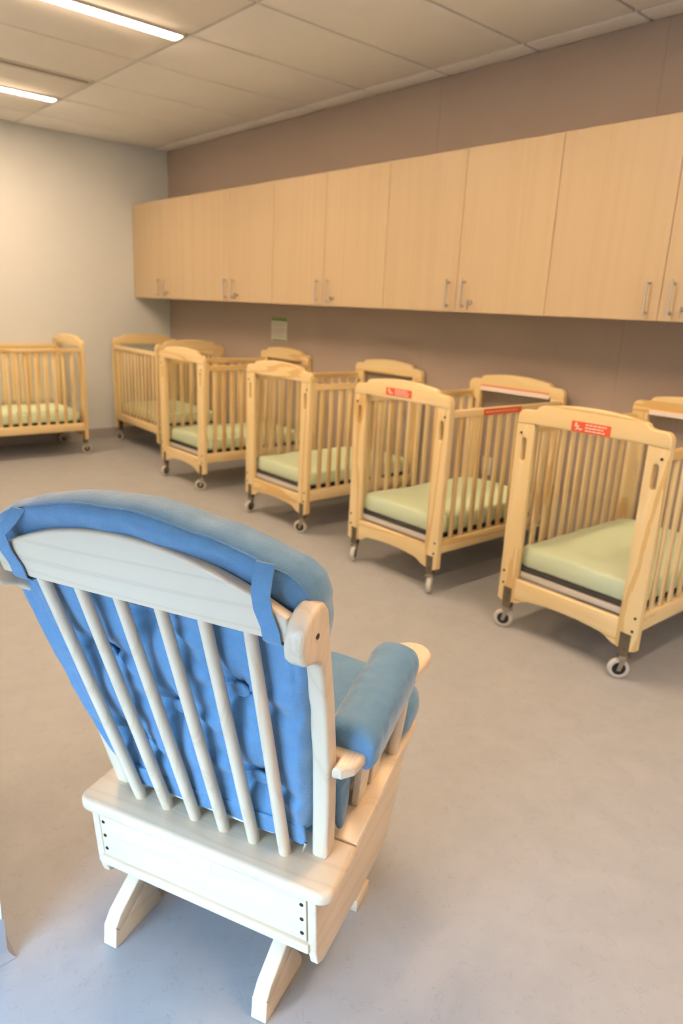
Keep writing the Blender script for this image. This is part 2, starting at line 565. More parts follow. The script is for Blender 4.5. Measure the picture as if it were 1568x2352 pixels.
# ------------------------------------------------------------------ wall cabinets
CF, CZ0, CZ1 = 3.1155, 1.337, 2.155
cab_edges = [XL + 0.004, -5.537, -4.396, -3.2365, -2.091, -0.945, 0.20]
def handle_mesh():
    bars = [tube_mesh('h', [(0, -0.028, -0.075), (0, -0.028, 0.075)], 0.0055, 10)]
    for z in (-0.062, 0.062):
        bars.append(tube_mesh('h', [(0, 0, z), (0, -0.029, z)], 0.006, 8))
    return join_meshes('handle', bars)
HANDLE = handle_mesh()
LOCK = join_meshes('lock', [tube_mesh('l', [(0, 0, 0), (0, -0.012, 0)], 0.011, 14), box_mesh('l', -0.0015, 0.0015, -0.034, -0.008, -0.009, 0.009, 0.001, 1),
                            box_mesh('l', -0.0015, 0.0015, -0.030, -0.018, -0.04, -0.009, 0.001, 1)])
cab_labels = ['wood laminate wall cabinet against the cream wall, leftmost of the row',
              'wood laminate wall cabinet second from the cream wall',
              'wood laminate wall cabinet third from the cream wall, middle of the row',
              'wood laminate wall cabinet fourth from the cream wall',
              'wood laminate wall cabinet cut off by the right edge, largest in view',
              'wood laminate wall cabinet at the far right end of the row']
for i, (a, b) in enumerate(zip(cab_edges, cab_edges[1:])):
    w = b - a
    t = empty('wall_cabinet', ((a + b) / 2, CF, CZ0))
    h = CZ1 - CZ0
    D = YB - 0.002 - CF
    body = [box_mesh('b', -w / 2, w / 2, 0.021, D, 0.0, 0.018), box_mesh('b', -w / 2, w / 2, 0.021, D, h - 0.018, h),
            box_mesh('b', -w / 2, -w / 2 + 0.018, 0.021, D, 0.018, h - 0.018), box_mesh('b', w / 2 - 0.018, w / 2, 0.021, D, 0.018, h - 0.018),
            box_mesh('b', -w / 2 + 0.018, w / 2 - 0.018, D - 0.01, D, 0.018, h - 0.018)]
    obj('body', join_meshes('body', body), M['cabinet_body'], t)
    for s in (-1, 1):
        x0, x1 = (-w / 2 + 0.0016, -0.0016) if s < 0 else (0.0016, w / 2 - 0.0016)
        d = obj('door', box_mesh('door', x0, x1, 0.0, 0.020, -0.002, h, 0.0012, 1), M['laminate'], t)
        obj('handle', HANDLE, M['steel'], d, (s * 0.055, 0, 0.094))
        if s > 0:
            obj('lock', LOCK, M['steel'], d, (0.105, 0, 0.052))
    tag(t, cab_labels[i], 'cabinet', 'wood laminate wall cabinets in a row')

# ------------------------------------------------------------------ notices on the wall
t = empty('wall_notice', (-4.805, YB - 0.001, 1.137))
obj('sheet', box_mesh('sheet', -0.105, 0.105, -0.003, 0, -0.092, 0.092), M['paper'], t)
obj('header', box_mesh('header', -0.105, 0.105, -0.0036, -0.003, 0.064, 0.092), M['green'], t)
obj('footer', box_mesh('footer', -0.09, 0.1, -0.0036, -0.003, -0.090, -0.078), M['green'], t)
for k, (z, x0, x1) in enumerate([(0.045, -0.09, 0.09), (0.028, -0.09, 0.07), (0.006, -0.09, 0.085), (-0.012, -0.09, 0.09), (-0.03, -0.09, 0.05), (-0.052, -0.09, 0.08)]):
    obj('text_line', box_mesh('text_line', x0, x1, -0.0034, -0.003, z - 0.004, z + 0.004), M['print_grey'], t)
tag(t, 'white printed notice with green header on the taupe wall', 'notice')
t = empty('wall_outlet', (-2.612, YB - 0.001, 0.437))
obj('plate', box_mesh('plate', -0.035, 0.035, -0.006, 0, -0.057, 0.057, 0.002, 2), M['plastic_white'], t)
for z in (-0.02, 0.02):
    obj('socket', box_mesh('socket', -0.016, 0.016, -0.008, -0.006, z - 0.013, z + 0.013, 0.001, 1), M['print_grey'], t)
tag(t, 'white electrical outlet on the taupe wall behind the cribs', 'outlet')

# ------------------------------------------------------------------ cribs
CW, CL = 0.645, 0.955          # outside width (x) and length (y)
HW, HL = CW / 2, CL / 2
PT = 0.032                     # end frame thickness
PW = 0.083                     # post width
def crown_outline():
    z0 = 0.909
    right = [(0.2455, z0), (HW, z0 - 0.004), (HW, 0.922)] + arc(HW - 0.035, 0.930, 0.035, 0, 72, 5)
    right += [(0.262, 0.964), (0.246, 0.966)] + [(0.235, 0.970), (0.227, 0.982)]
    top = []
    for k in range(0, 13):
        x = 0.212 - k * 0.212 / 12
        top.append((x, 0.988 + 0.0165 * (1 - (x / 0.212) ** 2)))
    half = right + top                         # ends at x=0
    left = [(-x, z) for x, z in reversed(half[:-1])]
    lower = []
    return half + left + lower
def low_outline():
    zt = 0.238
    r = [(0.2395, zt), (0.2395, 0.128)] + [(0.222, 0.132), (0.205, 0.141), (0.19, 0.150), (0.17, 0.156)]
    mid = [(x, 0.156 + 0.012 * (1 - (x / 0.17) ** 2)) for x in (0.12, 0.06, 0.0)]
    h = r + mid
    return h + [(-x, z) for x, z in reversed(h[:-1])]
def slot(cx, z0, z1, r):
    return arc(cx, z1 - r, r, 0, 180, 8) + arc(cx, z0 + r, r, 180, 360, 8)
toE = lambda x, y, z: (x, z, y)
ME = {}
ME['crown'] = shape_mesh('crown_rail', [crown_outline()], PT + 0.004, 0.005, toE, 3)
ME['low'] = shape_mesh('lower_rail', [low_outline()], PT - 0.004, 0.003, toE, 2)
def post_loops():
    # outer edge at +x for the right post; notch for the caster plate on the inner bottom
    outer = [(0.240, 0.9095), (0.240, 0.130), (0.2535, 0.126), (0.2535, 0.190), (0.298, 0.190), (0.298, 0.122), (HW, 0.132), (HW, 0.9055)]
    return [outer, slot(0.281, 0.752, 0.848, 0.0115)]
ME['post_r'] = shape_mesh('corner_post', post_loops(), PT, 0.003, toE, 2)
ME['post_l'] = shape_mesh('corner_post', [[(-x, z) for x, z in lp] for lp in post_loops()], PT, 0.003, toE, 2)
ME['panel'] = box_mesh('clear_panel', -0.2395, 0.2395, -0.0022, 0.0022, 0.238, 0.909)
IL = HL - PT
ME['toprail'] = box_mesh('top_rail', -0.014, 0.014, -IL, IL, 0.862, 0.898, 0.005, 3)
ME['botrail'] = box_mesh('bottom_rail', -0.014, 0.014, -IL, IL, 0.208, 0.274, 0.004, 2)
ME['slat'] = box_mesh('slat', -0.006, 0.006, -0.0145, 0.0145, 0.274, 0.862, 0.003, 2)
ME['support'] = box_mesh('support', -0.288, 0.288, -IL, IL, 0.244, 0.268, 0.002, 1)
ME['gap_slab'] = box_mesh('gap_slab', -0.276, 0.276, -IL + 0.01, IL - 0.01, 0.268, 0.287, 0.002, 1)
ME['bolt'] = tube_mesh('bolt', [(0, 0, 0), (0, -0.0025, 0)], 0.0052, 10)
WR = 0.041
def ring_mesh(name, ro, ri, w):
    prof = [(ri, -w / 2), (ro - 0.005, -w / 2), (ro - 0.001, -w / 2 + 0.004), (ro, 0), (ro - 0.001, w / 2 - 0.004), (ro - 0.005, w / 2), (ri, w / 2)]
    bm = bmesh.new()
    n = 28
    rs = [[bm.verts.new((x, r * cos(2 * pi * k / n), r * sin(2 * pi * k / n))) for r, x in prof] for k in range(n)]
    for k in range(n):
        a, b = rs[k], rs[(k + 1) % n]
        for j in range(len(prof)):
            j2 = (j + 1) % len(prof)
            bm.faces.new((a[j], a[j2], b[j2], b[j]))
    return smooth_by_angle(mesh_from(bm, name), 40)
ME['tyre'] = ring_mesh('tyre', WR, 0.026, 0.022)
ME['hub'] = join_meshes('hub', [tube_mesh('h', [(-0.009, 0, 0), (0.009, 0, 0)], 0.0262, 24), tube_mesh('h', [(-0.011, 0, 0), (0.011, 0, 0)], 0.013, 16)])
ME['axle'] = tube_mesh('axle', [(-0.019, 0, 0), (0.019, 0, 0)], 0.0055, 12)
def fork_mesh():
    parts = []
    for s in (-1, 1):
        parts.append(shape_mesh('fk', [[(-0.007, -0.007), (0.007, -0.007), (0.024, 0.045), (0.002, 0.045)]], 0.003, 0.0, lambda x, y, z, s=s: (s * 0.0155 + z, x - 0.002, y)))
    parts.append(tube_mesh('fk', [(0, 0.012, 0.0435), (0, 0.012, 0.049)], 0.024, 18))
    parts.append(tube_mesh('fk', [(0, 0.012, 0.049), (0, 0.012, 0.056)], 0.017, 18))
    return join_meshes('fork', parts)
ME['fork'] = fork_mesh()
ME['plate'] = join_meshes('caster_plate', [box_mesh('p', -0.021, 0.021, -0.012, 0.012, 0.098, 0.189, 0.002, 1), tube_mesh('p', [(0, -0.012, 0.165), (0, -0.016, 0.165)], 0.006, 10),
                                          tube_mesh('p', [(0, -0.012, 0.125), (0, -0.016, 0.125)], 0.006, 10)])
ME['sheet_sticker'] = box_mesh('label_sticker', -0.0825, 0.0825, -0.0008, 0, -0.0195, 0.0195)

def mattress_mesh(seed):
    """rounded slab with a softly uneven top"""
    x2, y2 = 0.276, IL - 0.012
    out = rrect(-x2, x2, -y2, y2, 0.05, 6)
    # resample outline
    def resample(lp, n):
        L = []; tot = 0
        P = lp + [lp[0]]
        seg = []
        for a, b in zip(P, P[1:]):
            d = math.hypot(b[0] - a[0], b[1] - a[1]); seg.append(d); tot += d
        res = []
        i = 0; acc = 0
        for k in range(n):
            s = tot * k / n
            while acc + seg[i] < s:
                acc += seg[i]; i += 1
            f = (s - acc) / seg[i] if seg[i] else 0
            res.append((P[i][0] + (P[i + 1][0] - P[i][0]) * f, P[i][1] + (P[i + 1][1] - P[i][1]) * f))
        return res
    O = resample(out, 120)
    bm = bmesh.new()
    h = 0.084
    rings = [(0.02, 0), (0.9, 0), (0.985, 0.004), (1.0, 0.014), (1.004, 0.04), (1.0, h - 0.014), (0.985, h - 0.003), (0.955, h)] + [(s, h) for s in (0.9, 0.82, 0.74, 0.64, 0.54, 0.42, 0.3, 0.16, 0.03)]
    R = []
    for s, z in rings:
        ring = []
        for x, y in O:
            px, py, pz = x * s, y * s, z
            if z > 0.03:
                k = min(1, (z - 0.03) / 0.05)
                pz += k * (0.010 * noise.noise(Vector((px * 3 + seed * 9, py * 3, seed))) + 0.006 * (1 - (px / x2) ** 2))
                nn = noise.noise(Vector((px * 11, py * 11 + seed * 5, 4 + seed)))
                pz += k * 0.0035 * nn * (1.6 if s > 0.7 else 0.7)
            if 0.012 < z < 0.08:
                b = noise.noise(Vector((x * 9, y * 9, z * 22 + seed * 3))) * 0.004
                px += b * (1 if x > 0 else -1); py += b * (1 if y > 0 else -1)
            ring.append(bm.verts.new((px, py, pz)))
        R.append(ring)
    n = len(O)
    for r0, r1 in zip(R, R[1:]):
        for k in range(n):
            bm.faces.new((r0[k], r0[(k + 1) % n], r1[(k + 1) % n], r1[k]))
    bm.faces.new(R[0]); bm.faces.new(R[-1])
    return mesh_from(bm, 'mattress', True)

# the crib prototype
def build_crib():
    t = empty('baby_crib')
    for e in (-1, 1):
        y = e * (HL - PT / 2)
        obj('crown_rail', ME['crown'], M['pineX'], t, (0, y, 0))
        obj('lower_rail', ME['low'], M['pineX'], t, (0, y, 0))
        obj('corner_post', ME['post_r'], M['pineZ'], t, (0, y, 0))
        obj('corner_post', ME['post_l'], M['pineZ'], t, (0, y, 0))
        obj('clear_panel', ME['panel'], M['acrylic'], t, (0, y, 0))
        for s in (-1, 1):
            for x, z in ((0.298, 0.868), (0.303, 0.262), (0.300, 0.208)):
                obj('bolt', ME['bolt'], M['bolt'], t, (s * x, e * HL, z), (0, 0, 0 if e < 0 else pi))
    for s in (-1, 1):
        x = s * (HW - 0.017)
        obj('top_rail', ME['toprail'], M['pineY'], t, (x, 0, 0))
        obj('bottom_rail', ME['botrail'], M['pineY'], t, (x, 0, 0))
        for k in range(11):
            obj('slat', ME['slat'], M['pineZ'], t, (x, (k - 5) * 0.0743, 0))
    obj('mattress_board', ME['support'], M['white_board'], t)
    obj('dark_gap', ME['gap_slab'], M['black'], t)  # black slab standing in for the shaded gap between board and mattress
    return t

def add_casters(t, angles):
    """angles: swivel of the four casters (front left, front right, back left, back right)"""
    k = 0
    for e in (-1, 1):
        for s in (-1, 1):
            c = obj('caster', ME['plate'], M['dark_metal'], t, (s * 0.2758, e * (HL - PT / 2), 0), (0, 0, 0 if e < 0 else pi))
            a = angles[k]; k += 1
            base = Matrix.Rotation(a, 4, 'Z')
            off = base @ Vector((0, -0.012, 0))
            for nm, me, mt in (('fork', ME['fork'], M['zinc']), ('tyre', ME['tyre'], M['tyre']), ('hub', ME['hub'], M['black']), ('axle', ME['axle'], M['zinc'])):
                obj(nm, me, mt, c, (off.x, off.y, WR), (0, 0, a))

crib_proto = build_crib()
# x centre, y centre, rotation, label, caster swivels, mattress label
F0 = 2.457
cribs = [
    (-1.383, 2.457 + HL, radians(-1.0), 'pine crib nearest the camera, cut off by the right edge, orange sticker on its end',
     (radians(-62), radians(-50), radians(20), radians(-30)), 'green sheeted mattress in the nearest crib at the right edge'),
    (-2.415, 2.476 + HL, 0.0, 'pine crib with orange stickers on both its end and its side rail',
     (radians(30), radians(38), radians(60), radians(-10)), 'green sheeted mattress in the crib with the orange side rail sticker'),
    (-3.492, 2.519 + HL, 0.0, 'pine crib without stickers, just left of the crib with the stickered side rail',
     (radians(10), radians(-60), radians(40), radians(-10)), 'green sheeted mattress in the crib in the middle of the row'),
    (-4.690, 2.526 + HL, 0.0, 'pine crib below the wall notice, last of the row seen end on',
     (radians(20), radians(-40), radians(10), radians(-10)), 'green sheeted mattress in the crib below the wall notice'),
    (-6.325, 2.345 - HL, 0.0, 'pine crib along the cream wall, cut off by the left edge',
     (radians(20), radians(-40), radians(10), radians(-10)), 'green sheeted mattress in the crib at the left edge'),
    (-6.02, 3.11, radians(-92.0), 'pine crib turned sideways in the corner under the cabinets',
     (radians(20), radians(30), radians(10), radians(-10)), 'green sheeted mattress in the crib in the room corner'),
]
crib_objs = []
for i, (x, y, rz, lab, sw, mlab) in enumerate(cribs):
    o = crib_proto if i == 0 else copy_tree(crib_proto)
    crib_objs.append(o)
for i, (x, y, rz, lab, sw, mlab) in enumerate(cribs):
    o = crib_objs[i]
    o.location = (x, y, 0)
    o.rotation_euler = (0, 0, rz)
    add_casters(o, sw)
    tag(o, lab, 'crib', 'pine cribs with clear end panels')
    m = obj('crib_mattress', mattress_mesh(i + 1), M['sheet'], None, (x, y, 0.2872), (0, 0, rz))
    tag(m, mlab, 'mattress', 'green sheeted crib mattresses')

def sticker(parent, loc, rot, w, h, icon=True, mat='orange', lines=3, seed=1):
    st = obj('sticker', box_mesh('sticker', -w / 2, w / 2, -0.001, 0, -h / 2, h / 2), M[mat], parent, loc, rot)
    parts = []
    if icon:
        x0 = -w / 2 + w * 0.06
        # small white child mark: round head, bent body, legs
        parts.append(tube_mesh('i', [(x0 + 0.010, -0.001, h * 0.28), (x0 + 0.010, -0.0014, h * 0.28)], 0.0045, 12))
        for (xa, za, xb, zb) in ((0.006, 0.20, 0.018, -0.08), (0.004, 0.02, 0.022, 0.10), (0.018, -0.08, 0.010, -0.34), (0.018, -0.08, 0.030, -0.30), (0.026, -0.22, 0.038, -0.20)):
            a = Vector((x0 + xa, 0, za * h)); b = Vector((x0 + xb, 0, zb * h)); d = (b - a).normalized(); nn = Vector((-d.z, 0, d.x)) * 0.0022
            bm = bmesh.new()
            q = [a + nn, a - nn, b - nn, b + nn]
            vs = [bm.verts.new((p.x, -0.0013, p.z)) for p in q] + [bm.verts.new((p.x, -0.001, p.z)) for p in q]
            bm.faces.new(vs[:4]); bm.faces.new(vs[4:])
            for k in range(4):
                bm.faces.new((vs[k], vs[(k + 1) % 4], vs[4 + (k + 1) % 4], vs[4 + k]))
            parts.append(mesh_from(bm, 'i'))
        obj('icon', join_meshes('icon', parts), M['sticker_white'], st)
        tx0 = -w / 2 + w * 0.36
    else:
        tx0 = -w / 2 + w * 0.05
    rng = random.Random(seed)
    for k in range(lines):
        z = h * (0.28 - 0.56 * k / max(1, lines - 1)) if lines > 1 else 0
        x = tx0
        words = []
        end = w / 2 - w * (0.08 + 0.12 * rng.random())
        while x < end:
            ww = 0.008 + rng.random() * 0.012
            words.append(box_mesh('w', x, min(x + ww, end), -0.0013, -0.001, z - h * 0.055, z + h * 0.055))
            x += ww + 0.003
        obj('text_line', join_meshes('text_line', words), M['sticker_white'], st)
    return st
# E and D end stickers (on the outer face of the front crown), D's side rail sticker, strips on the far ends
yf = -HL - 0.0022
sticker(crib_objs[0], (0.011, yf, 0.9315), (0, 0, 0), 0.165, 0.040, seed=3)
sticker(crib_objs[1], (-0.006, yf, 0.9445), (0, 0, 0), 0.172, 0.036, seed=5)
sticker(crib_objs[1], (HW - 0.017 + 0.0142, -0.075, 0.880), (0, 0, pi / 2), 0.30, 0.030, icon=False, lines=1, seed=8)
yi = HL - PT - 0.0025
for ci, mt in ((0, 'yellow'), (1, 'orange')):
    strip = obj('warning_strip', box_mesh('warning_strip', -0.235, 0.235, -0.001, 0, -0.016, 0.016), M['sticker_white'], crib_objs[ci], (0, yi - 0.0, 0.917), (0, 0, 0))
    obj('strip_band', box_mesh('strip_band', -0.235, 0.235, -0.0014, -0.001, 0.009, 0.0158), M[mt], strip)

# ------------------------------------------------------------------ glider rocking chair
CH_X, CH_Y, CH_PHI, TILT = -1.01196, 0.52442, 0.431337, 0.102
chair = empty('glider_chair', (CH_X, CH_Y, 0), CH_PHI)
tag(chair, 'white wooden glider rocking chair with blue cushions, seen from behind', 'chair')
_ct, _st = cos(TILT), sin(TILT)
def TB(u, v, w):
    """seat unit coordinates -> chair coordinates (the seat unit leans back on its glide arms)"""
    v -= 0.3; w -= 0.25
    return (u, _ct * v - _st * w + 0.3, _st * v + _ct * w + 0.25)
def tilt_mesh(me):
    for v in me.vertices:
        v.co = Vector(TB(*v.co))
    me.update()
    return me
def seat_part(name, me, mat, parent=chair):
    return obj(name, tilt_mesh(me), mat, parent)
V_SP = lambda w: 0.1117 - 0.2297 * (w - 0.3274)      # plane of the spindles

# seat deck: rear board and side boards
deck = [(0.294, 0.186), (-0.294, 0.186)] + arc(-0.268, 0.079, 0.030, 180, 270, 8) + arc(0.268, 0.079, 0.030, 270, 360, 8)
seat_part('rear_board', shape_mesh('rear_board', [deck], 0.031, 0.011, lambda x, y, z: (x, y, z + 0.3119), 4), M['mapleX'])
for s in (-1, 1):
    seat_part('side_board', shape_mesh('side_board', [[(s * 0.150, 0.1865), (s * 0.293, 0.1865), (s * 0.272, 0.60), (s * 0.150, 0.60)]], 0.030, 0.004,
              lambda x, y, z: (x, y, z + 0.3114), 3), M['mapleY'])
seat_part('front_board', shape_mesh('front_board', [rrect(-0.149, 0.149, 0.50, 0.60, 0.006, 2)], 0.030, 0.005, lambda x, y, z: (x, y, z + 0.3112), 2), M['mapleX'])
# apron below the rear board, with a lower rail and screws
seat_part('apron', box_mesh('apron', -0.2465, 0.2465, 0.058, 0.078, 0.183, 0.2965, 0.0025, 2), M['mapleX'])
seat_part('lower_rail', box_mesh('lower_rail', -0.253, 0.253, 0.052, 0.100, 0.158, 0.1828, 0.004, 2), M['mapleX'])
for s in (-1, 1):
    for z in (0.277, 0.240, 0.204):
        seat_part('screw', tube_mesh('screw', [(s * 0.237, 0.058, z), (s * 0.237, 0.0572, z)], 0.0042, 12), M['bolt'])
    prof = [(0.058, 0.2963), (0.058, 0.160)] + [(0.066, 0.125), (0.082, 0.113), (0.10, 0.110)] + [(0.25, 0.100), (0.36, 0.100), (0.42, 0.107), (0.45, 0.125), (0.492, 0.190), (0.552, 0.2963)]
    seat_part('side_panel', shape_mesh('side_panel', [prof], 0.019, 0.004, lambda x, y, z, s=s: (s * 0.2578 + z, x, y), 3), M['mapleY'])
# small product label on the apron
seat_part('care_label', box_mesh('care_label', -0.045, 0.035, 0.0572, 0.058, 0.262, 0.286), M['sticker_white'])

# back posts with scroll heads
post_prof = [(0.128, 0.3272), (0.107, 0.46), (0.082, 0.60), (0.046, 0.74), (0.014, 0.838), (-0.004, 0.856), (-0.020, 0.866), (-0.040, 0.874), (-0.054, 0.889), (-0.060, 0.910),
             (-0.058, 0.932), (-0.048, 0.950), (-0.033, 0.961), (-0.014, 0.965), (0.004, 0.958), (0.018, 0.942), (0.027, 0.915), (0.036, 0.880), (0.050, 0.838), (0.081, 0.74), (0.118, 0.60), (0.145, 0.46), (0.166, 0.3272)]
def U_P(w): return 0.2390 + (w - 0.327) * 0.098
for s in (-1, 1):
    seat_part('back_post', shape_mesh('back_post', [post_prof], 0.034, 0.008, lambda x, y, z, s=s: (s * U_P(y) + z, x, y), 4), M['mapleZ'])
    seat_part('screw', tube_mesh('screw', [(s * (U_P(0.92) + 0.017), -0.018, 0.915), (s * (U_P(0.92) + 0.0178), -0.018, 0.915)], 0.0045, 12), M['bolt'])
# crest rail
crest = [(-0.279, 0.900), (0.279, 0.900), (0.281, 0.948)]
for k in range(1, 24):
    u = 0.281 - 0.562 * k / 24
    crest.append((u, 0.948 + 0.077 * (1 - (abs(u) / 0.281) ** 2.0)))
crest.append((-0.281, 0.948))
def crest_fn(x, y, z):
    bow = 0.016 * (x / 0.28) ** 2 - 0.010        # gently bowed in plan
    return (x, V_SP(y) + z - bow * 0.6, y)
seat_part('crest_rail', shape_mesh('crest_rail', [crest], 0.024, 0.007, crest_fn, 4), M['mapleX'])
# spindles
for k in range(6):
    a = (k - 2.5)
    pts = [(a * (0.0694 + 0.0123 * f), V_SP(0.322 + 0.585 * f), 0.322 + 0.585 * f) for f in [i / 10 for i in range(11)]]
    rad = [0.0120, 0.0122, 0.0122, 0.0120, 0.0118, 0.0116, 0.0114, 0.0112, 0.0109, 0.0106, 0.0104]
    seat_part('spindle', tube_mesh('spindle', pts, rad, 18), M['mapleZ'])
# arms
for s in (-1, 1):
    ao = [(0.2835, 0.092), (0.300, 0.094), (0.318, 0.112), (0.324, 0.15), (0.324, 0.20), (0.322, 0.40), (0.327, 0.46)] + arc(0.284, 0.492, 0.046, -20, 200, 14) + [(0.238, 0.46), (0.246, 0.40), (0.256, 0.20), (0.262, 0.128), (0.283, 0.124)]
    seat_part('armrest', shape_mesh('armrest', [[(s * x, y) for x, y in ao]], 0.027, 0.009, lambda x, y, z: (x, y, z + 0.5735), 4), M['mapleY'])
    for (v0, v1, wd) in ((0.300, 0.212, 0.046), (0.372, 0.284, 0.046)):
        z0, z1 = 0.3262, 0.5605
        u0, u1 = 0.247, 0.300
        def fn(x, y, z, v0=v0, v1=v1, s=s, u0=u0, u1=u1):
            f = (y - 0.3262) / (0.5605 - 0.3262)
            return (s * (u0 + (u1 - u0) * f) + z, v0 + (v1 - v0) * f + x, y)
        seat_part('arm_slat', shape_mesh('arm_slat', [rrect(-wd / 2, wd / 2, z0, z1, 0.002, 1)], 0.016, 0.003, fn, 2), M['mapleZ'])
    pts = [(s * (0.258 + 0.040 * f), 0.468 - 0.035 * f, 0.32 + 0.242 * f) for f in [i / 8 for i in range(9)]]
    seat_part('arm_spindle', tube_mesh('arm_spindle', pts, [0.0125, 0.0135, 0.0145, 0.015, 0.015, 0.0145, 0.0135, 0.0125, 0.012], 16), M['mapleZ'])

# base: two arched skids with wedge feet, cross bars
for s in (-1, 1):
    rail = [(0.004, 0.052), (0.020, 0.074), (0.13, 0.150), (0.20, 0.172), (0.36, 0.172), (0.43, 0.150), (0.54, 0.074), (0.556, 0.052), (0.548, 0.040), (0.53, 0.040), (0.43, 0.108), (0.36, 0.134), (0.20, 0.134), (0.13, 0.108), (0.03, 0.040), (0.012, 0.040)]
    obj('skid', shape_mesh('skid', [rail], 0.032, 0.003, lambda x, y, z, s=s: (s * 0.182 + z, x, y), 2), M['mapleY'], chair)
    for d in (0, 1):
        wd = [(0.0, 0.003), (0.004, 0.0), (0.145, 0.0), (0.150, 0.006), (0.148, 0.020), (0.120, 0.066), (0.100, 0.0865), (0.031, 0.0400), (0.013, 0.0400), (0.004, 0.0515)]
        wd = [(x, y) for x, y in wd] if d == 0 else [(0.56 - x, y) for x, y in wd]
        obj('foot_block', shape_mesh('foot_block', [wd], 0.0335, 0.002, lambda x, y, z, s=s: (s * 0.182 + z, x, y), 2), M['mapleY'], chair)
obj('cross_bar', box_mesh('cross_bar', -0.250, 0.250, 0.320, 0.392, 0.0, 0.032, 0.003, 2), M['mapleX'], chair)
obj('cross_bar', box_mesh('cross_bar', -0.164, 0.164, 0.24, 0.32, 0.135, 0.165, 0.003, 2), M['mapleX'], chair)
for s in (-1, 1):
    for v in (0.20, 0.38):
        obj('glide_arm', box_mesh('glide_arm', s * 0.212 - 0.008, s * 0.212 + 0.008, v - 0.015, v + 0.015, 0.10, 0.27, 0.002, 1), M['dark_metal'], chair)

# ------------------------------------------------------------------ cushions
def resample(lp, n):
    P = lp + [lp[0]]
    seg = [math.hypot(b[0] - a[0], b[1] - a[1]) for a, b in zip(P, P[1:])]
    tot = sum(seg)
    res = []; i = 0; acc = 0
    for k in range(n):
        s = tot * k / n
        while acc + seg[i] < s - 1e-12:
            acc += seg[i]; i += 1
        f = (s - acc) / seg[i] if seg[i] else 0
        res.append((P[i][0] + (P[i + 1][0] - P[i][0]) * f, P[i][1] + (P[i + 1][1] - P[i][1]) * f))
    return res

PICK = {}
def pillow(name, outline, center, hb, hf, edge, fn, disp=None, n=200, rear_rings=34, front_rings=14):
    """closed cushion: rear face at -hb, front face at +hf (before fn), rounded edge"""
    O = resample(outline, n)
    cx, cy = center
    rings = []
    for k in range(rear_rings):
        rings.append((0.015 + (1 - edge - 0.015) * k / (rear_rings - 1), 0.0, 'r'))
    for k in range(1, 7):
        a = pi / 2 * k / 6
        rings.append((1 - edge + edge * sin(a), 1 - cos(a), 'e'))
    for k in range(1, 7):
        a = pi / 2 * k / 6
        rings.append((1 - edge + edge * cos(a), sin(a), 'g'))
    for k in range(1, front_rings):
        rings.append(((1 - edge) * (1 - k / front_rings) + 0.015, 1.0, 'f'))
    bm = bmesh.new()
    R = []
    e_b = 0.45 * (hb + hf)
    for s, q, kind in rings:
        ring = []
        for x, y in O:
            px, py = cx + (x - cx) * s, cy + (y - cy) * s
            if kind == 'r': d = -hb
            elif kind == 'e': d = -hb + q * e_b
            elif kind == 'g': d = -hb + e_b + q * (hb + hf - e_b)
            else: d = hf
            if disp:
                px, py, d = disp(px, py, d, s, kind)
            ring.append(bm.verts.new(fn(px, py, d)))
        R.append(ring)
    for r0, r1 in zip(R, R[1:]):
        for k in range(n):
            bm.faces.new((r0[k], r0[(k + 1) % n], r1[(k + 1) % n], r1[k]))
    bm.faces.new(R[0]); bm.faces.new(R[-1])
    PICK['seam'] = [v.co.copy() for v in R[rear_rings + 2]]
    return mesh_from(bm, name, True)

# back cushion outline in (u, height)
right = [(0.222, 0.388), (0.228, 0.42), (0.240, 0.50), (0.252, 0.60), (0.268, 0.72), (0.284, 0.82), (0.300, 0.90), (0.306, 0.95), (0.300, 0.985), (0.275, 1.010)]
top = [(0.23, 1.033), (0.17, 1.053), (0.10, 1.068), (0.03, 1.074), (-0.04, 1.073), (-0.11, 1.064), (-0.18, 1.047), (-0.24, 1.028)]
left = [(-0.285, 1.004), (-0.305, 0.975), (-0.314, 0.94), (-0.314, 0.88), (-0.312, 0.80), (-0.304, 0.72), (-0.295, 0.66), (-0.286, 0.60), (-0.278, 0.54), (-0.262, 0.47), (-0.244, 0.41), (-0.226, 0.388)]
bottom = [(-0.1, 0.381), (0.0, 0.378), (0.1, 0.381)]
tufts = [(0.131, 0.728), (-0.012, 0.632), (-0.152, 0.728), (0.131, 0.50), (-0.152, 0.50), (-0.012, 0.845)]
def back_disp(x, y, d, s, kind):
    if kind in 'rf':
        sg = -1 if kind == 'r' else 1
        # soft crown, deeper dimples at the tufts, fold lines radiating from them
        dim = 0.0
        fold = 0.0
        for i, (tx, ty) in enumerate(tufts):
            dx, dy = x - tx, y - ty
            r = math.hypot(dx, dy)
            dim += 0.020 * math.exp(-(r / 0.035) ** 2) + 0.010 * math.exp(-(r / 0.085) ** 2)
            if r > 0.004:
                a = math.atan2(dy, dx)
                w = math.exp(-((r - 0.055) / 0.055) ** 2)
                fold += w * (0.0045 * sin(5 * a + i * 1.7) + 0.003 * sin(9 * a + 2.1 * i))
        nz = 0.004 * noise.noise(Vector((x * 9, y * 7, 2.0))) + 0.0025 * noise.noise(Vector((x * 22, y * 14, 5.0)))
        d += sg * (-dim + fold * 0.8 + nz)
        if kind == 'r':
            # stays in front of the spindles and crest, bulging between spindles
            d = max(d, -0.048)
            ph = x / (0.0694 + 0.0123 * min(1, max(0, (y - 0.322) / 0.585)))
            if abs(ph) < 3.2 and y < 0.9:
                d -= 0.004 * (0.5 + 0.5 * cos(2 * pi * (ph)))  # spindles at half-integers
    else:
        d += 0.004 * noise.noise(Vector((x * 16, y * 16, 7.0)))
        k = 0.004 * noise.noise(Vector((x * 20, y * 20, 1.0)))
        x += k; y += k
    return x, y, d
CUSH_OFF = 0.060
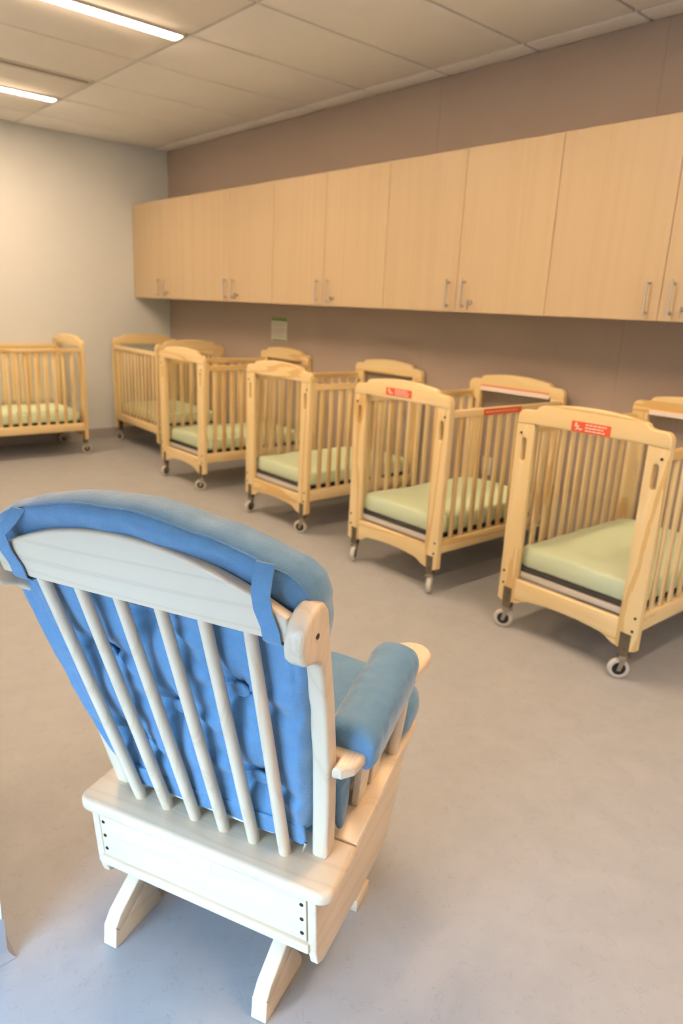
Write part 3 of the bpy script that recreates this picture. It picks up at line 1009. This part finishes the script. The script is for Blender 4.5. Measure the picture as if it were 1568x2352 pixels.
def back_fn(x, y, d):
    over = max(0.0, y - 0.93)
    return Vector((x, V_SP(y) + CUSH_OFF + d - 0.16 * over * (over / 0.10 if over < 0.1 else 1), y))
bc = pillow('back_cushion', right + top + left + bottom, (0.0, 0.70), 0.044, 0.05, 0.07, back_fn, back_disp, n=260, rear_rings=60)
SEAM = PICK['seam']
back_cushion = seat_part('back_cushion', bc, M['blue_vinyl'])

# buttons on the tufts
for (tx, ty) in tufts[:5]:
    def bfn(x, y, d, tx=tx, ty=ty):
        return Vector((tx + x, V_SP(ty + y) + CUSH_OFF - 0.026 + d, ty + y))
    seat_part('button', pillow('button', [(0.021 * cos(a), 0.017 * sin(a)) for a in [2 * pi * k / 24 for k in range(24)]], (0, 0), 0.006, 0.004, 0.4, bfn, n=24, rear_rings=4, front_rings=3), M['blue_vinyl'], back_cushion)

# boxing seam along the upper rear edge
seam_pts = [p for p in SEAM if p.z > 0.955]
k0 = max(range(len(seam_pts)), key=lambda i: (seam_pts[i] - seam_pts[i - 1]).length)
seam_pts = seam_pts[k0:] + seam_pts[:k0]
seat_part('seam', tube_mesh('seam', seam_pts, 0.0016, 8), M['blue_vinyl'], back_cushion)
def ribbon(name, pts, width_vec_fn, thick, nrm_fn):
    bm = bmesh.new()
    R = []
    for i, p in enumerate(pts):
        p = Vector(p); w = Vector(width_vec_fn(i)); n = Vector(nrm_fn(i)) * thick
        R.append([bm.verts.new(p - w), bm.verts.new(p + w), bm.verts.new(p + w + n), bm.verts.new(p - w + n)])
    for a, b in zip(R, R[1:]):
        for k in range(4):
            bm.faces.new((a[k], a[(k + 1) % 4], b[(k + 1) % 4], b[k]))
    bm.faces.new(R[0]); bm.faces.new(R[-1])
    return smooth_by_angle(mesh_from(bm, name), 50)

# straps round the crest rail
def strap(u_top, u_mid, u_bot, z_top):
    pts = []
    for (u, v, w) in [(u_top, V_SP(z_top) + 0.008, z_top), (u_top * 0.6 + u_mid * 0.4, V_SP(z_top - 0.02) - 0.006, z_top - 0.022), (u_mid, V_SP(0.985) - 0.016, 0.985),
                      (u_mid, V_SP(0.955) - 0.0175, 0.955), (u_bot, V_SP(0.925) - 0.0175, 0.925), (u_bot, V_SP(0.905) - 0.0175, 0.902), (u_bot, V_SP(0.898) - 0.012, 0.8955), (u_bot, V_SP(0.898) + 0.010, 0.8955), (u_bot, V_SP(0.9) + 0.018, 0.905)]:
        pts.append((u, v, w))
    me = ribbon('strap', pts, lambda i: (0.0150, 0, 0), 0.0025, lambda i: (0, -1, 0) if i < 6 else (0, 0, -1))
    seat_part('strap', me, M['blue_vinyl'], back_cushion)
strap(0.248, 0.247, 0.253, 1.026)
strap(-0.205, -0.243, -0.232, 1.030)

# hem with zipper at the lower rear edge, white lining below it
def hem_fn(x, y, d):
    return Vector((x, V_SP(y) + 0.024 + d, y))
seat_part('zip_hem', pillow('zip_hem', rrect(-0.216, 0.216, 0.352, 0.408, 0.006, 3), (0, 0.38), 0.010, 0.004, 0.06,
          hem_fn, lambda x, y, d, s, k: (x, y, d + 0.003 * noise.noise(Vector((x * 30, y * 30, 3.3))) + 0.002 * sin(x * 45)), n=200, rear_rings=12), M['blue_vinyl'], back_cushion)
seat_part('zipper', tube_mesh('zipper', [(-0.21 + 0.42 * k / 20, V_SP(0.365) + 0.0185 + 0.001 * sin(k), 0.364) for k in range(21)], 0.0022, 8), M['blue_vinyl'], back_cushion)
seat_part('zip_pull', tube_mesh('zip_pull', [(0.216, V_SP(0.36) + 0.014, 0.362), (0.214, V_SP(0.35) + 0.008, 0.350), (0.210, V_SP(0.34) + 0.008, 0.338)], 0.003, 8), M['steel'], back_cushion)
seat_part('lining', pillow('lining', rrect(-0.17, 0.15, 0.3435, 0.3525, 0.003, 3), (0, 0.348), 0.006, 0.006, 0.2, hem_fn, n=80, rear_rings=6), M['white_fabric'], back_cushion)

# seat cushion
seat_half = [(0.232, 0.150), (0.234, 0.30), (0.235, 0.455), (0.240, 0.480), (0.262, 0.492), (0.280, 0.508), (0.286, 0.54), (0.283, 0.585), (0.270, 0.618), (0.243, 0.642), (0.19, 0.655), (0.1, 0.66), (0.0, 0.661)]
seat_out = seat_half + [(-x, y) for x, y in reversed(seat_half[:-1])]
def seat_fn(x, y, d):
    return Vector((x, y, 0.377 - d))
def seat_disp(x, y, d, s, kind):
    nz = 0.005 * noise.noise(Vector((x * 8, y * 8, d * 10 + 9)))
    if kind == 'f':
        return x, y, d
    d += -nz - 0.012 * (1 - s) if kind == 'r' else nz
    return x, y, d
seat_part('seat_cushion', pillow('seat_cushion', seat_out, (0, 0.40), 0.055, 0.049, 0.13, seat_fn, seat_disp, n=180, rear_rings=24), M['blue_vinyl'])
# drooping rear corner ties of the seat cushion
for s in (-1, 1):
    fl = [(0.195, 0.34), (0.205, 0.335), (0.222, 0.40), (0.225, 0.47), (0.205, 0.475), (0.180, 0.46), (0.184, 0.40)]
    def flap_fn(x, y, d, s=s):
        return Vector((s * (0.250 + d), x, y))
    seat_part('cushion_corner', pillow('cushion_corner', fl, (0.203, 0.42), 0.010, 0.010, 0.3, flap_fn,
              lambda x, y, d, ss, k: (x, y, d + 0.006 * noise.noise(Vector((x * 25, y * 18, 6)))), n=80, rear_rings=10), M['blue_vinyl'])

# arm pads: fat sleeves laid over the arm boards
for s in (-1, 1):
    bm = bmesh.new()
    R = []
    nseg, nr = 40, 40
    for i in range(nseg + 1):
        f = i / nseg
        v = 0.146 + 0.315 * f
        ends = min(1.0, (min(f, 1 - f) / 0.08)) ** 0.5 if min(f, 1 - f) < 0.08 else 1.0
        ring = []
        for k in range(nr):
            a = 2 * pi * k / nr
            ca, sa = cos(a), sin(a)
            ru = 0.052 * (0.82 + 0.18 * ends)
            rt = 0.047 * (0.66 + 0.34 * ends)
            x = ru * math.copysign(abs(ca) ** 0.8, ca)
            z = (rt * abs(sa) ** 0.85 if sa > 0 else -0.020 * abs(sa) ** 0.5)
            if sa < 0 and ca > 0.2:
                z -= 0.016 * min(1, (ca - 0.2) / 0.4)        # hangs lower on the outside
            w = 0.003 * noise.noise(Vector((v * 18, a * 1.2, 3.0 * s))) + 0.0025 * noise.noise(Vector((v * 45, a * 2.0, 8.0)))
            if f < 0.15: w += 0.004 * sin(6 * a) * (1 - f / 0.15)
            x *= 1 + w * 12; z *= 1 + w * 12
            ring.append(bm.verts.new((s * (0.291 - 0.022 * f + x), v, 0.588 + z)))
        R.append(ring)
    for r0, r1 in zip(R, R[1:]):
        for k in range(nr):
            bm.faces.new((r0[k], r0[(k + 1) % nr], r1[(k + 1) % nr], r1[k]))
    bm.faces.new(R[0]); bm.faces.new(R[-1])
    seat_part('arm_cushion', mesh_from(bm, 'arm_cushion', True), M['blue_vinyl'])
